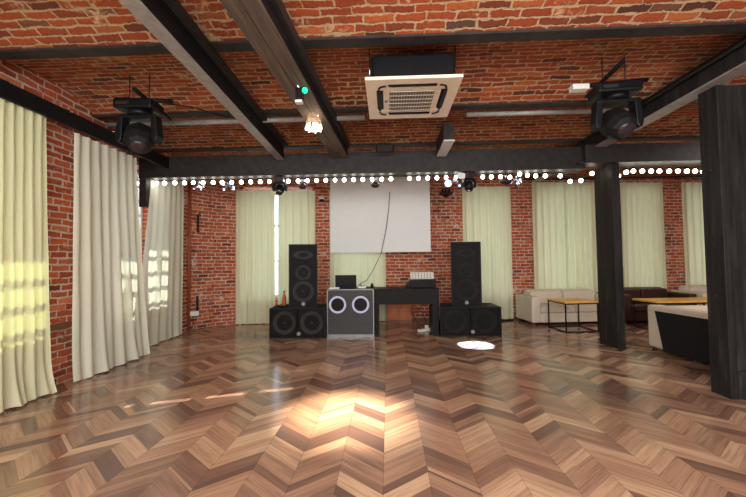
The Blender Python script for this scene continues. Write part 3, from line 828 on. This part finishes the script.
# ================================================================ STAGE LIGHTS
def moving_head(label, loc, rz, tilt, headrz, scale=1.0, bars=((-0.05, -0.25, 0.12, 0.30),)):
    h = thing('moving_head_light', label, 'stage light', loc, rz, 'moving head lights on the ceiling')
    h.scale = (scale,) * 3
    MB().box(-0.22, 0.20, -0.13, 0.13, -0.11, 0.0).build('base', M['black'], h, bevel=0.02)
    MB().box(-0.18, -0.04, -0.136, -0.13, -0.075, -0.045).build('display', M['iron'], h)
    MB().lathe([(0.12, 0), (0.12, -0.05), (0.09, -0.06)], Matrix.Translation((0, 0, -0.11)), 20).build('turntable', M['black'], h)
    yk = MB().box(-0.21, 0.21, -0.07, 0.07, -0.20, -0.16)
    for sx in (-1, 1): yk.prism([(sx * 0.21, -0.16), (sx * 0.15, -0.16), (sx * 0.16, -0.42), (sx * 0.18, -0.47), (sx * 0.22, -0.46), (sx * 0.235, -0.40)], 'y', -0.065, 0.065)
    yk.build('yoke', M['black'], h, bevel=0.012)
    m4 = Matrix.Translation((0, 0, -0.40)) @ Matrix.Rotation(headrz, 4, 'Z') @ Matrix.Rotation(tilt, 4, 'X')
    hd = MB().lathe([(0.05, 0.17), (0.11, 0.14), (0.15, 0.06), (0.155, -0.06), (0.125, -0.14), (0.09, -0.17)], m4, 8, smooth=False).build('lamp_head', M['speaker_black'], h, bevel=0.008)
    MB().lathe([(0.078, -0.165), (0.074, -0.178), (0.04, -0.186), (0.001, -0.188)], m4, 20).build('lens', M['plum'], hd)
    MB().torus((0, 0, 0), 0.08, 0.008, m4 @ Matrix.Translation((0, 0, -0.172)), 24, 6).build('lens_ring', M['iron'], hd)
    for (x0, y0, x1, y1) in bars:
        MB().tube([(x0, y0, 0.03), (x1, y1, 0.03)], 0.024, 10).build('support_bar', M['black'], h)
    for sx in (-0.12, 0.10):
        MB().tube([(sx, 0, 0), (sx, 0, 0.31)], 0.006, 8).build('clamp', M['iron'], h)
    return h


moving_head('large black moving head light hanging near the left wall curtains', (-2.90, 4.0, 3.36), 0.05, math.radians(-38), math.radians(28), 1.05, ((0.1, -0.25, 0.02, 0.55), (-0.26, -0.02, 0.34, 0.04)))
moving_head('large black moving head light hanging right of the air conditioner', (2.52, 3.95, 3.36), -0.08, math.radians(-48), math.radians(10), 1.05, ((-0.15, -0.43, -0.15, 0.29), (-0.30, 0.02, 0.30, -0.02)))
o = MB().box(-0.09, 0.09, -0.05, 0.05, -0.03, 0.03).build('connector_box', M['white'], bevel=0.006); o.location = (2.16, 4.0, 3.37)
tag(o, 'small pale box beside the right ceiling moving head', 'box')


tag(MB().tube([(-2.72, 4.1, 3.40), (-2.5, 4.4, 3.47), (-2.2, 4.7, 3.46), (-1.93, 4.75, 3.45)], 0.008, 6).build('cable', M['black']), 'thin black cable running from the left moving head across the brick vault', 'cable')


def small_head(label, loc, tilt, rz):
    h = thing('mini_moving_head', label, 'stage light', loc, rz, 'mini moving heads under the girder')
    MB().box(-0.075, 0.075, -0.06, 0.06, -0.07, 0.03).build('base', M['plum'], h, bevel=0.012)
    yk = MB().box(-0.09, 0.09, -0.03, 0.03, -0.10, -0.07)
    for sx in (-1, 1): yk.prism([(sx * 0.11, -0.08), (sx * 0.085, -0.08), (sx * 0.085, -0.22), (sx * 0.12, -0.22), (sx * 0.13, -0.15)], 'y', -0.035, 0.035)
    yk.build('yoke', M['black'], h)
    m4 = Matrix.Translation((0, 0, -0.19)) @ Matrix.Rotation(tilt, 4, 'X')
    hd = MB().lathe([(0.04, 0.08), (0.075, 0.05), (0.08, -0.03), (0.06, -0.09)], m4, 12).build('lamp_head', M['black'], h)
    MB().lathe([(0.05, -0.088), (0.045, -0.1), (0.001, -0.104)], m4, 16).build('lens', M['iron'], hd)
    MB().torus((0, 0, 0), 0.055, 0.008, m4 @ Matrix.Translation((0, 0, -0.088)), 20, 6).build('lens_ring', M['chrome'], hd)
    MB().tube([(0, 0, 0.03), (0, 0, 0.13)], 0.012, 8).build('clamp', M['chrome'], h)
    return h


small_head('mini moving head under the girder in front of the bright curtain slit', (-1.88, 6.10, 2.93), math.radians(-35), 0.0)
small_head('mini moving head under the girder left of the right curtain bay', (1.40, 6.10, 2.93), math.radians(6), 0.4)
o = MB().box(-0.10, 0.10, -0.01, 0.01, -0.05, 0.05, Matrix.Rotation(0.25, 4, 'Y')).build('reflector_plate', M['white']); o.location = (1.30, 6.08, 2.90)
tag(o, 'small white plate beside the right mini moving head', 'plate')
lamp('SPOT', 'stage_beam', (1.46, 6.15, 2.66), 4200, (0.36, 0.56, 1.0), spot_size=math.radians(13.8), spot_blend=0.12, shadow_soft_size=0.01, target=(1.49, 6.24, 0))


def egg(label, loc):
    h = thing('effect_light', label, 'stage light', loc, 0, 'oval effect lights on the bulb string')
    MB().lathe([(0.001, -0.06), (0.05, -0.05), (0.075, -0.02), (0.078, 0.0), (0.05, 0.035), (0.001, 0.045)], None, 18).build('shell', M['plum'], h)
    MB().tube([(0, 0, 0.04), (0.0, 0, 0.16)], 0.009, 8).build('stem', M['chrome'], h)
    MB().box(-0.04, 0.04, -0.03, 0.03, 0.08, 0.11).build('bracket', M['white'], h)


egg('oval plum effect light hanging left of the projection screen', (-1.49, 6.15, 2.80))
egg('oval plum effect light hanging in front of the top of the screen', (-0.21, 6.15, 2.80))


def cluster(label, loc, seed, n=9, mat='chrome'):
    rnd = random.Random(seed)
    h = thing('crystal_light', label, 'stage light', loc, 0, 'glittering crystal fittings under the girder')
    MB().tube([(0, 0, 0.0), (0, 0, 0.10)], 0.01, 8).build('stem', M['chrome'], h)
    for i in range(n):
        a = rnd.uniform(0, 2 * PI); q = Vector((0.09 * math.cos(a), 0.07 * math.sin(a), rnd.uniform(-0.13, 0.03)))
        MB().tube([(0, 0, 0.0), tuple(q)], 0.005, 6).build('arm', M['chrome'], h)
        MB().lathe([(0.001, -0.024), (0.02, -0.006), (0.018, 0.012), (0.001, 0.02)], Matrix.Translation(q), 6, smooth=False).build('crystal', M[mat] if i % 3 else M['dim_led'], h)


cluster('sparkling crystal fitting under the girder at the left of the brick pier', (-3.36, 6.15, 2.87), 3)
cluster('sparkling crystal fitting under the girder near the green curtain edge', (-2.82, 6.15, 2.86), 5)
cluster('sparkling crystal fitting under the girder left of the right mini moving head', (1.16, 6.15, 2.85), 8)
cluster('sparkling crystal fitting under the girder above the narrow right brick pier', (2.22, 6.15, 2.84), 11)
dl = thing('disco_light', 'round glowing white disco lamp right of the screen under the girder', 'stage light', (1.05, 6.12, 2.79))
MB().lathe([(0.001, -0.06)] + [(0.06 * math.sin(a), -0.06 * math.cos(a)) for a in (0.5, 1, 1.5, 2, 2.5)], None, 16).build('globe', M['dim_led'], dl)
MB().tube([(0, 0, 0.05), (0, 0, 0.18)], 0.01, 8).build('stem', M['chrome'], dl)
fx = thing('scanner_light', 'grey domed effect lamp under the girder in front of the right curtain bay', 'stage light', (2.03, 6.12, 2.80))
MB().lathe([(0.001, -0.06), (0.08, -0.03), (0.1, 0.0), (0.06, 0.03), (0.001, 0.04)], None, 18).build('dome', M['iron'], fx)
MB().tube([(0, 0, 0.03), (0, 0, 0.17)], 0.01, 8).build('stem', M['chrome'], fx)

pr_ = thing('led_bar_light', 'black rectangular stage light on the front of the long girder', 'stage light', (-0.03, 5.93, 3.30))
MB().box(-0.15, 0.15, -0.07, 0.06, -0.02, 0.13).build('housing', M['black'], pr_, bevel=0.02)
MB().box(-0.16, 0.16, -0.075, -0.01, -0.045, -0.03).build('yoke', M['chrome'], pr_)
MB().box(-0.13, 0.13, -0.075, -0.07, 0.0, 0.11).build('lens', M['iron'], pr_)

# hanging lamp below the timber faced beam, with the warm pool it throws on the floor
hl = thing('hanging_spotlight', 'lit clear-sided spotlight hanging from the brown timber beam', 'stage light', (-0.88, 4.2, 3.075))
t = NT('clear_lamp_body'); t.set(Base_Color=srgb(200, 180, 160), Roughness=0.15, Metallic=0.6, Alpha=0.6); M['lampbody'] = t.m
MB().lathe([(0.05, 0.19), (0.07, 0.17), (0.098, 0.06), (0.108, 0.0)], None, 20, cap=False).build('reflector', M['lampbody'], hl)
MB().lathe([(0.001, -0.01), (0.1, -0.008), (0.1, 0.03), (0.001, 0.03)], None, 20).build('lamp_face', M['lamp_face'], hl)
for a in range(8): MB().box(-0.01, 0.01, 0.1, 0.115, -0.025, 0.03, Matrix.Rotation(a * PI / 4, 4, 'Z')).build('clip', M['chrome'], hl)
MB().tube([(0, 0, 0.19), (-0.02, 0, 0.24), (-0.08, 0, 0.26)], 0.015, 8).build('yoke', M['chrome'], hl)
MB().tube([(0.06, 0, 0.14), (0.03, -0.02, 0.22), (-0.06, 0.0, 0.25)], 0.010, 8).build('yoke', M['chrome'], hl)
lamp('SPOT', 'hanging_beam', (-0.88, 4.19, 3.05), 2400, (1.0, 0.86, 0.66), spot_size=math.radians(27), spot_blend=1.0, shadow_soft_size=0.05, target=(-0.42, 3.42, 0))
gl_ = thing('laser_light', 'black laser fitting with a glowing green lens on the brown timber beam', 'stage light', (-0.865, 3.46, 3.13))
MB().box(-0.035, 0.035, -0.04, 0.04, -0.06, 0.06).build('housing', M['black'], gl_, bevel=0.006)
MB().lathe([(0.001, -0.028)] + [(0.028 * math.sin(a), -0.028 * math.cos(a)) for a in (0.6, 1.2, 1.8, 2.4)], Matrix.Translation((0.06, -0.03, 0.03)), 14).build('lens', M['green_led'], gl_)
MB().tube([(0, 0, 0.05), (-0.02, 0, 0.11), (-0.04, 0.0, 0.13)], 0.015, 8).build('clamp', M['chrome'], gl_)
MB().box(-0.04, 0.03, -0.03, 0.03, -0.085, -0.062).build('lamp_cap', M['white'], gl_)

# ================================================================ WALL BITS
pp = thing('heating_pipe', 'rust-brown vertical pipe in the left corner of the back wall', 'pipe', (-4.335, 7.56, 0))
MB().tube([(0, 0, 0.0), (0, 0, 3.4)], 0.028, 12).build('pipe_run', M['pipe'], pp)
ou = thing('power_outlet', 'white double wall outlet low on the corner brick pier', 'outlet', (-4.28, 7.68, 0.36))
MB().box(-0.09, 0.09, -0.05, 0.02, -0.05, 0.05, Matrix.Rotation(0.75, 4, 'Z')).build('cover', M['white'], ou, bevel=0.006)
MB().tube([(0, -0.06, -0.04), (0.03, -0.07, -0.2), (-0.02, -0.08, -0.33), (0.1, -0.1, -0.35)], 0.007, 6).build('cord', M['black'], ou)
for zz, hh, lb_ in ((2.38, 0.18, 'forked iron wall anchor high on the wide left brick pier'), (0.56, 0.17, 'straight iron wall anchor low on the wide left brick pier')):
    an = thing('wall_anchor', lb_, 'wall anchor', (-4.30, 7.84, zz))
    MB().box(-0.018, 0.018, -0.01, 0.03, -hh, hh).build('bar', M['iron'], an)
    if zz > 1:
        MB().tube([(-0.0, 0.0, hh), (0.05, 0, hh + 0.03), (0.07, 0, hh - 0.03)], 0.012, 8).build('hook', M['iron'], an)
        MB().tube([(-0.0, 0.0, -hh), (-0.05, 0, -hh - 0.02), (0.05, 0, -hh - 0.02)], 0.012, 8).build('hook', M['iron'], an)
cm = thing('security_camera', 'white dome security camera on the brick strip left of the screen', 'camera', (-1.60, 8.52, 2.98))
MB().lathe([(0.07, 0.07), (0.075, 0.03), (0.07, 0.0)], None, 20).build('mount', M['white'], cm)
MB().lathe([(0.066, 0.0), (0.05, -0.04), (0.001, -0.062)], None, 20).build('dome', M['iron'], cm)
MB().box(-0.03, 0.03, 0.03, 0.13, 0.02, 0.06).build('arm', M['white'], cm)
em = thing('wall_emblem', 'dark round iron rosette on the brick right of the screen', 'ornament', (1.46, 8.88, 3.16))
MB().torus((0, 0, 0), 0.1, 0.012, Matrix.Rotation(PI / 2, 4, 'X'), 24, 6).build('ring', M['iron'], em)
for k in range(5):
    a = PI / 2 + (k - 2) * 0.6
    MB().tube([(0, 0, -0.12), (0.17 * math.cos(a), -0.01, 0.17 * math.sin(a) - 0.06)], [0.014, 0.026], 8).build('petal', M['iron'], em)
